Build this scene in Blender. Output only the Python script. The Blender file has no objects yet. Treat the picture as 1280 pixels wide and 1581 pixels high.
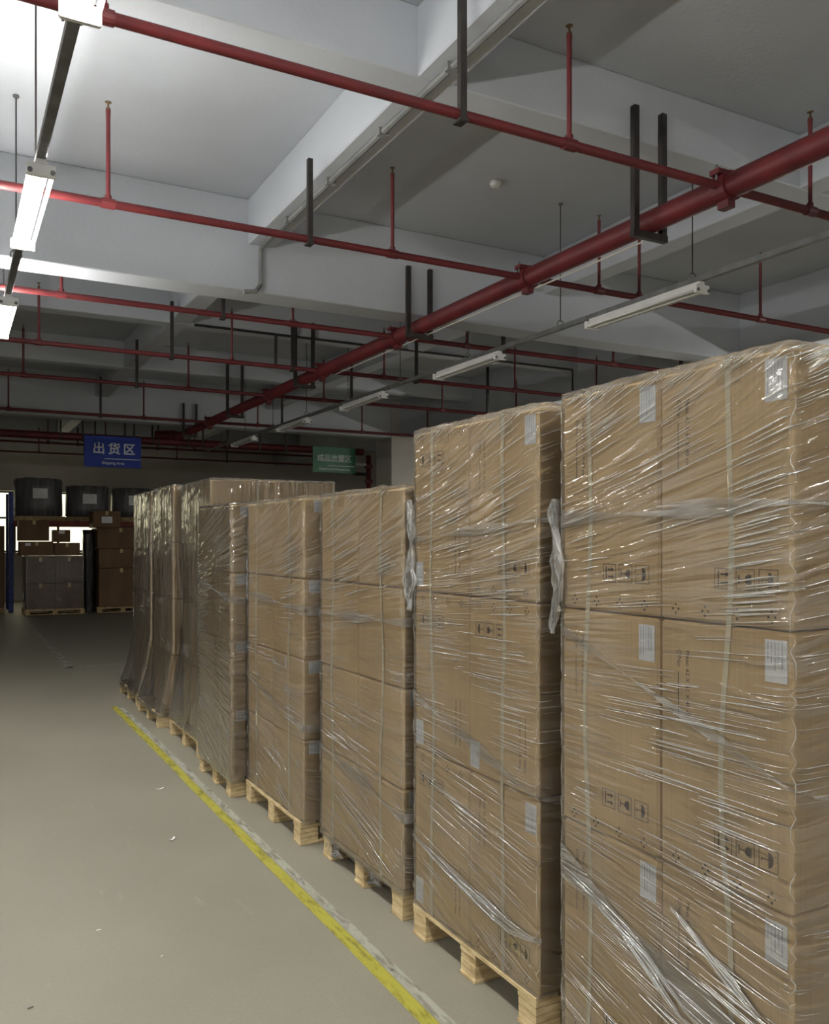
import bpy, bmesh, math, random
from mathutils import Vector, noise, Matrix
random.seed(7)
S = bpy.context.scene
COL = S.collection
# ---------------------------------------------------------------- camera
CAMH = 1.556
cam = bpy.data.cameras.new('camera'); cam_o = bpy.data.objects.new('camera', cam); COL.objects.link(cam_o)
YAW = math.radians(28.4)
cam.sensor_fit = 'HORIZONTAL'; cam.sensor_width = 36.0; cam.lens = 1330/1280*36
cam.shift_y = 44.5/1280
cam.clip_start = 0.05; cam.clip_end = 200
cam_o.location = (0, 0, CAMH); cam_o.rotation_euler = (math.pi/2, 0, -YAW)
S.camera = cam_o
# ---------------------------------------------------------------- world, exposure
w = bpy.data.worlds.new('world'); S.world = w; w.use_nodes = True
w.node_tree.nodes['Background'].inputs[0].default_value = (0.5, 0.55, 0.6, 1)
w.node_tree.nodes['Background'].inputs[1].default_value = 0.02
S.view_settings.view_transform = 'Standard'; S.view_settings.look = 'None'
S.view_settings.exposure = 0.88; S.view_settings.gamma = 1
S.view_settings.use_curve_mapping = False
S.cycles.transparent_max_bounces = 24
S.cycles.max_bounces = 8; S.cycles.diffuse_bounces = 5; S.cycles.glossy_bounces = 3
S.cycles.caustics_reflective = False; S.cycles.caustics_refractive = False
S.cycles.sample_clamp_indirect = 4; S.cycles.sample_clamp_direct = 60
TUBE = 170.0            # radiance of a lit fluorescent tube

F = 1330.0; cs, sn = math.cos(YAW), math.sin(YAW)
def on_x(px, py, X):                      # point seen at a photo pixel, on the vertical plane x = X
    r = (px-640)/F; d = X/(sn + cs*r)
    return Vector((X, cs*d - sn*r*d, CAMH + (835-py)*d/F))
def on_y(px, py, Y):
    r = (px-640)/F; d = Y/(cs - sn*r)
    return Vector((sn*d + cs*r*d, Y, CAMH + (835-py)*d/F))

# ---------------------------------------------------------------- material helpers
def srgb(r, g, b):
    f = lambda c: (c/255/12.92) if c/255 <= .04045 else ((c/255+.055)/1.055)**2.4
    return (f(r), f(g), f(b), 1)
MATS = {}
def new_mat(name):
    m = bpy.data.materials.new(name); m.use_nodes = True
    nt = m.node_tree; nt.nodes.clear()
    out = nt.nodes.new('ShaderNodeOutputMaterial')
    return m, nt, out
def N(nt, kind, **kw):
    n = nt.nodes.new(kind)
    for k, v in kw.items():
        if k == 'inputs':
            for i, val in v.items(): n.inputs[i].default_value = val
        else: setattr(n, k, v)
    return n
def ramp(nt, stops, fac):
    r = nt.nodes.new('ShaderNodeValToRGB')
    e = r.color_ramp.elements
    while len(e) < len(stops): e.new(0.5)
    for i, (p, c) in enumerate(stops):
        e[i].position = p; e[i].color = c if len(c) == 4 else (*c, 1)
    nt.links.new(fac, r.inputs[0]); return r
def surf(name, c1, c2=None, rough=.6, scale=(3, 3, 3), detail=4, bump=0.0, bumpscale=None, metal=0.0, lo=.35, hi=.65, spec=.5):
    """principled with a two-colour noise and optional noise relief, in object space"""
    m, nt, out = new_mat(name); L = nt.links.new
    b = N(nt, 'ShaderNodeBsdfPrincipled'); L(b.outputs[0], out.inputs[0])
    b.inputs['Roughness'].default_value = rough; b.inputs['Metallic'].default_value = metal
    b.inputs['Specular IOR Level'].default_value = spec
    tc = N(nt, 'ShaderNodeTexCoord'); mp = N(nt, 'ShaderNodeMapping'); mp.inputs['Scale'].default_value = scale
    L(tc.outputs['Object'], mp.inputs[0])
    nz = N(nt, 'ShaderNodeTexNoise', inputs={'Scale': 1.0, 'Detail': detail}); L(mp.outputs[0], nz.inputs['Vector'])
    r = ramp(nt, [(lo, c1), (hi, c2 or c1)], nz.outputs[0]); L(r.outputs[0], b.inputs['Base Color'])
    if bump:
        mp2 = N(nt, 'ShaderNodeMapping'); mp2.inputs['Scale'].default_value = bumpscale or scale
        L(tc.outputs['Object'], mp2.inputs[0])
        n2 = N(nt, 'ShaderNodeTexNoise', inputs={'Scale': 1.0, 'Detail': 3}); L(mp2.outputs[0], n2.inputs['Vector'])
        bp = N(nt, 'ShaderNodeBump', inputs={'Strength': 1.0, 'Distance': bump}); L(n2.outputs[0], bp.inputs['Height'])
        L(bp.outputs[0], b.inputs['Normal'])
    MATS[name] = m; return m
def mul(c, k): return (c[0]*k, c[1]*k, c[2]*k, 1)

paint = srgb(200, 202, 204)
surf('ceiling_paint', srgb(188, 193, 201), srgb(176, 181, 189), rough=.8, scale=(.7, .7, .7), bump=.002, bumpscale=(30, 30, 30))
surf('wall_paint', srgb(196, 192, 184), srgb(180, 176, 168), rough=.8, scale=(1, 1, 1))
surf('red_paint', srgb(98, 30, 33), srgb(82, 25, 30), rough=.5, scale=(6, 6, 6), bump=.0008, bumpscale=(25, 25, 25))
surf('dark_steel', srgb(58, 54, 52), srgb(44, 40, 40), rough=.5, scale=(9, 9, 9), metal=.3)
surf('grey_steel', srgb(120, 122, 122), srgb(96, 98, 98), rough=.45, scale=(9, 9, 3), metal=.3)
surf('white_enamel', srgb(225, 226, 224), srgb(210, 211, 210), rough=.35, scale=(5, 5, 5))
surf('black_plastic', srgb(22, 22, 24), srgb(15, 15, 16), rough=.4)
surf('brass', srgb(112, 96, 72), rough=.35, metal=.8)
surf('cable_white', srgb(205, 200, 190), rough=.5)
surf('pipe_grey', srgb(128, 130, 130), srgb(108, 110, 111), rough=.6, scale=(4, 4, 4))
surf('wood_raw', srgb(196, 172, 128), srgb(150, 126, 88), rough=.75, scale=(14, 3, 40), detail=6, bump=.0012, bumpscale=(40, 8, 90))
surf('wood_pale', srgb(206, 186, 146), srgb(168, 146, 106), rough=.75, scale=(12, 12, 60), detail=6, bump=.0012, bumpscale=(20, 20, 160))
surf('label_paper', srgb(240, 240, 240), srgb(228, 230, 233), rough=.55, scale=(20, 20, 20))
surf('label_ink', srgb(140, 146, 164), rough=.7)
surf('print_ink', srgb(58, 44, 34), srgb(78, 60, 44), rough=.8, scale=(60, 60, 60), detail=3)
surf('sign_blue', srgb(28, 62, 168), srgb(24, 54, 150), rough=.4)
surf('sign_green', srgb(22, 112, 66), srgb(20, 98, 58), rough=.4)
surf('sign_white', srgb(225, 230, 236), rough=.5)
surf('rack_blue', srgb(36, 62, 150), srgb(28, 50, 128), rough=.45)
surf('rack_red', srgb(140, 50, 40), srgb(120, 40, 34), rough=.5)
surf('bale_grey', srgb(112, 112, 114), srgb(74, 74, 78), rough=.35, scale=(14, 14, 1.2), detail=6, bump=.01, bumpscale=(14, 14, 1))
surf('bale_dark', srgb(46, 42, 42), srgb(26, 24, 24), rough=.35, scale=(8, 8, 3), bump=.01, bumpscale=(10, 10, 4))
surf('shadow_gap', srgb(30, 26, 22), rough=.9)

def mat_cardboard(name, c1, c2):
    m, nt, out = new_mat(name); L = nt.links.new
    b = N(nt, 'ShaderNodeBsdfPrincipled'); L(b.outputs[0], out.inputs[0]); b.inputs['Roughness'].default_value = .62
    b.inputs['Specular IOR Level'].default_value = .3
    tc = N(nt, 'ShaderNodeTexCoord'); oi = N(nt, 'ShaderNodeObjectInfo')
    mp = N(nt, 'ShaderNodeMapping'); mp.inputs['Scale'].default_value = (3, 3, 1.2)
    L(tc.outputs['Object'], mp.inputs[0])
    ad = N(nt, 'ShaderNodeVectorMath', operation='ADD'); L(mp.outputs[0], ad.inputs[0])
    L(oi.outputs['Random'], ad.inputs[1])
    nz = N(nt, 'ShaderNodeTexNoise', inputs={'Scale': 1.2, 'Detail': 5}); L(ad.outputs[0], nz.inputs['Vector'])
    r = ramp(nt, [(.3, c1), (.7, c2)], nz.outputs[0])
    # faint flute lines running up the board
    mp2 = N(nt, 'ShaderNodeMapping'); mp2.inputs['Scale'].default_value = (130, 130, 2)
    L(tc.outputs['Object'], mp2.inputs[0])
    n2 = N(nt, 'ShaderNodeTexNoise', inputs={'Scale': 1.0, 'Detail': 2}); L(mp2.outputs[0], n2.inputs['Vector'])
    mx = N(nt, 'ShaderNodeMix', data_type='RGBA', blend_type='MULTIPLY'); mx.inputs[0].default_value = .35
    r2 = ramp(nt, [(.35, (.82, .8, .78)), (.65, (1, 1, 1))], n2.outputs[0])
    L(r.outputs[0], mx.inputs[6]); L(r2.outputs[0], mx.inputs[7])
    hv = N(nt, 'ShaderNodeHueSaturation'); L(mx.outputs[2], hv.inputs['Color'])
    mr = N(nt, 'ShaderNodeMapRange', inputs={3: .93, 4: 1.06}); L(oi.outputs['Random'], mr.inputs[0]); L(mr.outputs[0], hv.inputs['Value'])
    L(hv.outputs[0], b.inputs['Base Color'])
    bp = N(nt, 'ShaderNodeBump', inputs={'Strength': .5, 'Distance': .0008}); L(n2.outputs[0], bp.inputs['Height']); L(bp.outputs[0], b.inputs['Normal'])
    MATS[name] = m
mat_cardboard('cardboard', srgb(214, 184, 138), srgb(202, 171, 124))
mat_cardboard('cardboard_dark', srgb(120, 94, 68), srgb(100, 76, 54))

def mat_tape():
    m, nt, out = new_mat('tape'); L = nt.links.new
    b = N(nt, 'ShaderNodeBsdfPrincipled', inputs={'Base Color': srgb(200, 172, 126), 'Roughness': .22}); L(b.outputs[0], out.inputs[0])
    MATS['tape'] = m
mat_tape()
def mat_strap():
    m, nt, out = new_mat('strap'); L = nt.links.new
    b = N(nt, 'ShaderNodeBsdfPrincipled', inputs={'Base Color': srgb(232, 220, 188), 'Roughness': .45})
    t = N(nt, 'ShaderNodeBsdfTransparent'); mx = N(nt, 'ShaderNodeMixShader', inputs={0: .9})
    L(t.outputs[0], mx.inputs[1]); L(b.outputs[0], mx.inputs[2]); L(mx.outputs[0], out.inputs[0]); MATS['strap'] = m
mat_strap()
def mat_emit(name, col, st):
    m, nt, out = new_mat(name); e = N(nt, 'ShaderNodeEmission', inputs={0: col, 1: st}); nt.links.new(e.outputs[0], out.inputs[0]); MATS[name] = m
mat_emit('tube_lit', (1.0, .97, .9, 1), TUBE)
mat_emit('daylight', srgb(255, 246, 205), 1.0)

def mat_floor():
    m, nt, out = new_mat('floor_epoxy'); L = nt.links.new
    b = N(nt, 'ShaderNodeBsdfPrincipled'); L(b.outputs[0], out.inputs[0])
    tc = N(nt, 'ShaderNodeTexCoord')
    n1 = N(nt, 'ShaderNodeTexNoise', inputs={'Scale': .8, 'Detail': 6, 'Roughness': .6}); L(tc.outputs['Object'], n1.inputs['Vector'])
    r1 = ramp(nt, [(.3, srgb(128, 124, 112)), (.7, srgb(140, 136, 123))], n1.outputs[0])
    n2 = N(nt, 'ShaderNodeTexNoise', inputs={'Scale': 90, 'Detail': 3}); L(tc.outputs['Object'], n2.inputs['Vector'])
    r2 = ramp(nt, [(.3, (.86, .86, .86)), (.6, (1, 1, 1))], n2.outputs[0])
    mx = N(nt, 'ShaderNodeMix', data_type='RGBA', blend_type='MULTIPLY'); mx.inputs[0].default_value = .6
    L(r1.outputs[0], mx.inputs[6]); L(r2.outputs[0], mx.inputs[7])
    # scuffs
    mp = N(nt, 'ShaderNodeMapping'); mp.inputs['Scale'].default_value = (9, 1.2, 1); mp.inputs['Rotation'].default_value = (0, 0, .25)
    L(tc.outputs['Object'], mp.inputs[0])
    n3 = N(nt, 'ShaderNodeTexNoise', inputs={'Scale': 1.6, 'Detail': 8, 'Roughness': .7}); L(mp.outputs[0], n3.inputs['Vector'])
    r3 = ramp(nt, [(.62, (0, 0, 0)), (.78, (1, 1, 1))], n3.outputs[0])
    mx2 = N(nt, 'ShaderNodeMix', data_type='RGBA'); L(r3.outputs[0], mx2.inputs[0])
    L(mx.outputs[2], mx2.inputs[6]); mx2.inputs[7].default_value = srgb(156, 151, 138)
    L(mx2.outputs[2], b.inputs['Base Color'])
    rr = N(nt, 'ShaderNodeMapRange', inputs={3: .42, 4: .6}); L(n1.outputs[0], rr.inputs[0]); L(rr.outputs[0], b.inputs['Roughness'])
    b.inputs['Specular IOR Level'].default_value = .35
    bp = N(nt, 'ShaderNodeBump', inputs={'Strength': .4, 'Distance': .001}); L(n2.outputs[0], bp.inputs['Height']); L(bp.outputs[0], b.inputs['Normal'])
    MATS['floor_epoxy'] = m
mat_floor()
def mat_line(name, col, cover):
    m, nt, out = new_mat(name); L = nt.links.new
    b = N(nt, 'ShaderNodeBsdfPrincipled', inputs={'Base Color': col, 'Roughness': .55})
    t = N(nt, 'ShaderNodeBsdfTransparent'); mx = N(nt, 'ShaderNodeMixShader')
    tc = N(nt, 'ShaderNodeTexCoord')
    mp = N(nt, 'ShaderNodeMapping'); mp.inputs['Scale'].default_value = (30, 5, 1)
    L(tc.outputs['Object'], mp.inputs[0])
    n = N(nt, 'ShaderNodeTexNoise', inputs={'Scale': 1.0, 'Detail': 8, 'Roughness': .75}); L(mp.outputs[0], n.inputs['Vector'])
    r = ramp(nt, [(cover-.14, (0, 0, 0)), (cover+.1, (1, 1, 1))], n.outputs[0])
    L(r.outputs[0], mx.inputs[0]); L(t.outputs[0], mx.inputs[1]); L(b.outputs[0], mx.inputs[2]); L(mx.outputs[0], out.inputs[0])
    MATS[name] = m
mat_line('line_yellow', srgb(162, 156, 58), .40)
mat_line('line_white', srgb(158, 157, 146), .42)

def mat_film(name, veil=.07, gloss=.85, bump=.0022, rough=.03, vs=60.0):
    """clear stretch film: see-through, a faint milky veil, glossy, with fine stretched wrinkles along its own wrap direction (uv)"""
    m, nt, out = new_mat(name); L = nt.links.new
    uv = N(nt, 'ShaderNodeUVMap')
    def noise_at(sx, sy, det, rgh=.5):
        mp = N(nt, 'ShaderNodeMapping'); mp.inputs['Scale'].default_value = (sx, sy, 1); L(uv.outputs[0], mp.inputs[0])
        n = N(nt, 'ShaderNodeTexNoise', inputs={'Scale': 1.0, 'Detail': det, 'Roughness': rgh}); L(mp.outputs[0], n.inputs['Vector']); return n
    fine = noise_at(2.6, vs*.8, 3)
    mid = noise_at(1.6, vs*.26, 3)
    patch = noise_at(2.2, 3.2, 2)
    def ridge(n, lo, hi):
        s = N(nt, 'ShaderNodeMath', operation='SUBTRACT', inputs={1: .5}); L(n.outputs[0], s.inputs[0])
        a = N(nt, 'ShaderNodeMath', operation='ABSOLUTE'); L(s.outputs[0], a.inputs[0])
        r = N(nt, 'ShaderNodeMapRange', interpolation_type='SMOOTHSTEP', inputs={1: lo, 2: hi, 3: 1, 4: 0}); L(a.outputs[0], r.inputs[0]); return r
    r1 = ridge(fine, 0.0, .12); r2 = ridge(mid, 0.0, .085)
    pm = N(nt, 'ShaderNodeMapRange', interpolation_type='SMOOTHSTEP', inputs={1: .42, 2: .62, 3: .15, 4: 1}); L(patch.outputs[0], pm.inputs[0])
    m1 = N(nt, 'ShaderNodeMath', operation='MULTIPLY'); L(r1.outputs[0], m1.inputs[0]); L(pm.outputs[0], m1.inputs[1])
    h = N(nt, 'ShaderNodeMath', operation='MULTIPLY_ADD', inputs={1: .45}); L(m1.outputs[0], h.inputs[0]); L(r2.outputs[0], h.inputs[2])
    bp = N(nt, 'ShaderNodeBump', inputs={'Strength': 1.0, 'Distance': bump}); L(h.outputs[0], bp.inputs['Height'])
    gl = N(nt, 'ShaderNodeBsdfGlossy', inputs={'Roughness': rough}); gl.inputs[0].default_value = (1, 1, 1, 1); L(bp.outputs[0], gl.inputs['Normal'])
    tr = N(nt, 'ShaderNodeBsdfTransparent')
    tcol = ramp(nt, [(0, (.97, .97, .965)), (1, (.90, .90, .89))], h.outputs[0]); L(tcol.outputs[0], tr.inputs[0])  # shadow lines of the wrinkles put into the tint, darker on ridges
    df = N(nt, 'ShaderNodeBsdfDiffuse'); df.inputs[0].default_value = (.85, .85, .85, 1)
    tl = N(nt, 'ShaderNodeBsdfTranslucent'); tl.inputs[0].default_value = (.85, .85, .85, 1)
    dm = N(nt, 'ShaderNodeMixShader', inputs={0: .35}); L(df.outputs[0], dm.inputs[1]); L(tl.outputs[0], dm.inputs[2])
    vf = N(nt, 'ShaderNodeMath', operation='MULTIPLY_ADD', inputs={1: veil*1.6, 2: veil*.5}); L(m1.outputs[0], vf.inputs[0])
    a = N(nt, 'ShaderNodeMixShader'); L(vf.outputs[0], a.inputs[0]); L(tr.outputs[0], a.inputs[1]); L(dm.outputs[0], a.inputs[2])
    lw = N(nt, 'ShaderNodeFresnel', inputs={'IOR': 1.85}); L(bp.outputs[0], lw.inputs['Normal'])
    gf = N(nt, 'ShaderNodeMath', operation='MULTIPLY', use_clamp=True, inputs={1: gloss}); L(lw.outputs[0], gf.inputs[0])
    b = N(nt, 'ShaderNodeMixShader'); L(gf.outputs[0], b.inputs[0]); L(a.outputs[0], b.inputs[1]); L(gl.outputs[0], b.inputs[2])
    L(b.outputs[0], out.inputs[0]); MATS[name] = m
mat_film('stretch_film')
mat_film('stretch_film_heavy', veil=.18, gloss=.8, bump=.003)
mat_film('loose_film', veil=.07, gloss=1.5, bump=.003, rough=.05)
mat_film('crumpled_film', veil=.30, gloss=.8, bump=.006, rough=.15, vs=20)
def mat_strand():
    m, nt, out = new_mat('film_strand'); L = nt.links.new
    gl = N(nt, 'ShaderNodeBsdfGlossy', inputs={'Roughness': .04}); gl.inputs[0].default_value = (1, 1, 1, 1)
    tr = N(nt, 'ShaderNodeBsdfTransparent'); df = N(nt, 'ShaderNodeBsdfDiffuse'); df.inputs[0].default_value = (.9, .9, .88, 1)
    a = N(nt, 'ShaderNodeMixShader', inputs={0: .5}); L(tr.outputs[0], a.inputs[1]); L(df.outputs[0], a.inputs[2])  # milky crease white, raised so highlights sit partly in the colour
    b = N(nt, 'ShaderNodeMixShader', inputs={0: .6}); L(a.outputs[0], b.inputs[1]); L(gl.outputs[0], b.inputs[2])
    L(b.outputs[0], out.inputs[0]); MATS['film_strand'] = m
mat_strand()

# ---------------------------------------------------------------- mesh helpers
WORLD = {}                                  # object -> world origin
class MB:
    def __init__(s): s.v = []; s.f = []; s.uv = None
    def box(s, x0, x1, y0, y1, z0, z1):
        b = len(s.v)
        s.v += [(x, y, z) for z in (z0, z1) for y in (y0, y1) for x in (x0, x1)]
        s.f += [tuple(b+i for i in q) for q in ((0,2,3,1),(4,5,7,6),(0,1,5,4),(2,6,7,3),(0,4,6,2),(1,3,7,5))]
        return s
    def tube(s, pts, r, seg=10, cap=True):
        pts = [Vector(p) for p in pts]; n = len(pts)
        rs = r if isinstance(r, (list, tuple)) else [r]*n
        base = len(s.v); up0 = None
        for i, p in enumerate(pts):
            d = (pts[min(i+1, n-1)]-pts[max(i-1, 0)]).normalized()
            if up0 is None: up0 = Vector((0, 0, 1)) if abs(d.z) < .9 else Vector((0, 1, 0))
            a = d.cross(up0).normalized(); b = a.cross(d).normalized(); up0 = b
            for k in range(seg):
                t = 2*math.pi*k/seg
                s.v.append(tuple(p + a*(math.cos(t)*rs[i]) + b*(math.sin(t)*rs[i])))
        for i in range(n-1):
            for k in range(seg):
                k2 = (k+1) % seg
                s.f.append((base+i*seg+k, base+i*seg+k2, base+(i+1)*seg+k2, base+(i+1)*seg+k))
        if cap:
            s.f.append(tuple(base+k for k in range(seg)))
            s.f.append(tuple(base+(n-1)*seg+k for k in reversed(range(seg))))
        return s
    def lathe(s, c, prof, seg=16):          # prof: (r, z) from bottom to top around the vertical through c
        base = len(s.v)
        for r, z in prof:
            for k in range(seg):
                t = 2*math.pi*k/seg; s.v.append((c[0]+r*math.cos(t), c[1]+r*math.sin(t), c[2]+z))
        for i in range(len(prof)-1):
            for k in range(seg):
                k2 = (k+1) % seg
                s.f.append((base+i*seg+k, base+i*seg+k2, base+(i+1)*seg+k2, base+(i+1)*seg+k))
        s.f.append(tuple(base+k for k in reversed(range(seg)))); s.f.append(tuple(base+(len(prof)-1)*seg+k for k in range(seg)))
        return s
    def grid(s, P, closed=False, uvs=None): # P[row][col]
        base = len(s.v); nr, nc = len(P), len(P[0])
        for row in P: s.v += [tuple(p) for p in row]
        if uvs is not None:
            if s.uv is None: s.uv = {}
            for i in range(nr):
                for j in range(nc): s.uv[base+i*nc+j] = uvs[i][j]
        for i in range(nr-1):
            for j in range(nc if closed else nc-1):
                j2 = (j+1) % nc
                s.f.append((base+i*nc+j, base+i*nc+j2, base+(i+1)*nc+j2, base+(i+1)*nc+j))
        return s
    def build(s, name, mat, parent=None, origin=None, smooth=False, bevel=0, label=None):
        o0 = Vector(origin) if origin is not None else (WORLD[parent.name] if parent else Vector((0, 0, 0)))
        me = bpy.data.meshes.new(name)
        me.from_pydata([tuple(Vector(v)-o0) for v in s.v], [], s.f)
        if s.uv:
            ul = me.uv_layers.new(name='UVMap')
            for lp in me.loops: ul.data[lp.index].uv = s.uv.get(lp.vertex_index, (0, 0))
        if bevel:
            bm = bmesh.new(); bm.from_mesh(me)
            bmesh.ops.bevel(bm, geom=bm.edges[:], offset=bevel, segments=1, affect='EDGES', profile=.5)
            bm.to_mesh(me); bm.free()
        me.materials.append(MATS[mat])
        if smooth: me.polygons.foreach_set('use_smooth', [True]*len(me.polygons))
        me.update()
        o = bpy.data.objects.new(name, me); COL.objects.link(o)
        if parent:
            o.parent = parent; o.location = o0 - WORLD[parent.name]
        else: o.location = o0
        WORLD[o.name] = o0
        if label: o['label'] = label
        return o
def tag(o, label, cat, group=None):
    o['label'] = label; o['category'] = cat
    if group: o['group'] = group
    return o
def empty(name, loc, label, cat, group=None):
    o = bpy.data.objects.new(name, None); COL.objects.link(o); o.location = loc; o.empty_display_size = .1
    WORLD[o.name] = Vector(loc); return tag(o, label, cat, group)
def struct(name, mb, mat, **kw):
    o = mb.build(name, mat, **kw); o['kind'] = 'structure'; return o
_tx = {}
def text_mb(txt, P, a, b, size, n=None, align='LEFT', eps=.0, mb=None, sx=1.0, off=0.0):
    """flat lettering as mesh: baseline start P, text direction a, glyph-up b"""
    key = (txt, align, off)
    if key not in _tx:
        c = bpy.data.curves.new('t', 'FONT'); c.body = txt; c.size = 1.0; c.align_x = align; c.offset = off
        c.resolution_u = 3
        o = bpy.data.objects.new('t', c); COL.objects.link(o)
        dg = bpy.context.evaluated_depsgraph_get(); me = bpy.data.meshes.new_from_object(o.evaluated_get(dg))
        _tx[key] = ([tuple(v.co) for v in me.vertices], [tuple(p.vertices) for p in me.polygons])
        bpy.data.objects.remove(o); bpy.data.curves.remove(c); bpy.data.meshes.remove(me)
    vs, fs = _tx[key]; mb = mb or MB(); base = len(mb.v)
    a, b, P = Vector(a), Vector(b), Vector(P); nn = a.cross(b)
    mb.v += [tuple(P + a*(x*size*sx) + b*(y*size) + nn*eps) for x, y, z in vs]
    mb.f += [tuple(base+i for i in f) for f in fs]; return mb

# ================================================================ ROOM
XL, XR, YB, YF = -9.0, 13.5, -7.5, 24.5
SLAB = CAMH+3.01
struct('floor', MB().box(XL, XR, YB, YF, -.1, 0), 'floor_epoxy')
struct('ceiling', MB().box(XL, XR, YB, YF, SLAB, SLAB+.15), 'ceiling_paint')
struct('wall_left', MB().box(XL-.2, XL, YB, YF, 0, SLAB), 'wall_paint')
struct('wall_right', MB().box(XR, XR+.2, YB, YF, 0, SLAB), 'wall_paint')
struct('wall_front', MB().box(XL, XR, YB-.2, YB, 0, SLAB), 'wall_paint')
# back wall with a wide window opening behind the racks
WX0, WX1, WZ0, WZ1 = -.6, 3.6, 1.25, 2.85
mb = MB(); mb.box(XL, WX0, YF, YF+.2, 0, SLAB); mb.box(WX1, XR, YF, YF+.2, 0, SLAB)
mb.box(WX0, WX1, YF, YF+.2, 0, WZ0); mb.box(WX0, WX1, YF, YF+.2, WZ1, SLAB)
struct('wall_back', mb, 'wall_paint')
wn = struct('window_1', MB().box(WX0, WX1, YF+.14, YF+.16, WZ0, WZ1), 'daylight', origin=(WX0, YF, WZ0))
for i in range(5):
    x = WX0+(WX1-WX0)*i/4
    MB().box(x-.03, x+.03, YF+.06, YF+.13, WZ0, WZ1).build('window_mullion', 'grey_steel', wn)
for z in (WZ0+.03, (WZ0+WZ1)/2+.1, WZ1-.03):
    MB().box(WX0, WX1, YF+.07, YF+.12, z-.025, z+.025).build('window_rail', 'grey_steel', wn)
# beams: three-metre grid of cross beams, every third one a deep girder; long beams between
HB, HG = CAMH+2.61, CAMH+2.2
def beam(name, x0, x1, y0, y1, z0): struct(name, MB().box(x0, x1, y0, y1, z0, SLAB), 'ceiling_paint', bevel=.008)
for y0, deep in ((-4.9, 0), (-1.85, 1), (1.18, 0), (4.25, 0), (7.37, 1), (10.45, 0), (13.5, 0), (16.42, 1), (19.5, 0), (22.5, 0)):
    beam('ceiling_beam', XL, XR, y0, y0+(.34 if deep else .235), HG if deep else HB)
for x0 in (-7.34, -4.12, -.9, 2.32, 5.54, 12.2):
    beam('ceiling_beam', x0, x0+.235, YB, YF, HB+.004)
beam('ceiling_beam', 8.5, 8.85, YB, YF, HG+.02)
for (cx, cy) in ((8.3, 16.38), (8.3, 7.5)):
    struct('column', MB().box(cx, cx+.75, cy, cy+.75, 0, SLAB), 'wall_paint', bevel=.012)
CROSS = ((-4.9, 0), (-1.85, 1), (1.18, 0), (4.25, 0), (7.37, 1), (10.45, 0), (13.5, 0), (16.42, 1), (19.5, 0), (22.5, 0))
LONG = (-7.34, -4.12, -.9, 2.32, 5.54, 12.2)
def ceil_z(x, y):
    z = SLAB
    for x0 in LONG:
        if x0-.02 < x < x0+.255: z = min(z, HB)
    for y0, deep in CROSS:
        if y0-.02 < y < y0+(.36 if deep else .255): z = min(z, HG if deep else HB)
    if 8.48 < x < 8.87: z = min(z, HG+.02)
    return z
# painted floor lines
def strip(name, x0, x1, y0, y1, mat, z=.0012):
    n = max(2, int((y1-y0)/.15)); P = []
    for i in range(n+1):
        y = y0+(y1-y0)*i/n; wv = .006*noise.noise(Vector((y*1.3, x0, 0)))
        P.append([(x0+wv, y, z), (x1+wv*1.6, y, z)])
    return struct(name, MB().grid(P), mat)
strip('floor_marking', 1.338, 1.393, .3, 8.45, 'line_yellow')
strip('floor_marking', 1.397, 1.440, .3, 8.35, 'line_white')
strip('floor_marking', 1.27, 1.35, 11.3, 18.2, 'line_white')
struct('floor_marking', MB().grid([[(1.27, 11.3, .0012), (5, 11.3, .0012)], [(1.27, 11.38, .0012), (5, 11.38, .0012)]]), 'line_white')
# conduit under the long beam, dropping down the girder face; conduits on further beams
c = MB().tube([(2.42, YB+.1, HB-.02), (2.42, 7.30, HB-.02), (2.42, 7.33, HB-.05), (2.42, 7.33, HG+.06), (2.36, 7.28, HG-.02), (2.25, 7.28, HG-.04)], .021, 8)
for i in range(9):
    y = 6.6-i*.85; c.box(2.385, 2.455, y-.02, y+.02, HB-.045, HB)
tag(c.build('ceiling_conduit', 'pipe_grey', origin=(2.42, 0, HB), smooth=False), 'grey conduit clipped under the long ceiling beam, ending in a drop down the girder', 'conduit')
pL, pR = on_y(300, 511, 10.42), on_y(884, 574, 10.42)
c = MB().tube([(pL.x, 10.42, HB+.0), (pR.x, 10.42, HB+.0), (pR.x, 10.42, HB-.32)], .016, 8)
c.tube([(on_y(426, 530, 10.42).x, 10.42, HB), (on_y(426, 530, 10.42).x, 10.42, HB-.42)], .02, 8)
tag(c.build('beam_conduit', 'dark_steel', origin=(pL.x, 10.42, HB)), 'thin dark conduit along the lower edge of a far cross beam', 'conduit')
sd = MB().lathe((4.03, 6.02, SLAB-.05), [(.02, 0), (.045, .008), (.055, .03), (.05, .05)], 20)
tag(sd.build('smoke_detector', 'white_enamel', origin=(4.03, 6.02, SLAB), smooth=True), 'small round white detector alone on the ceiling slab', 'detector')

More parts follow.
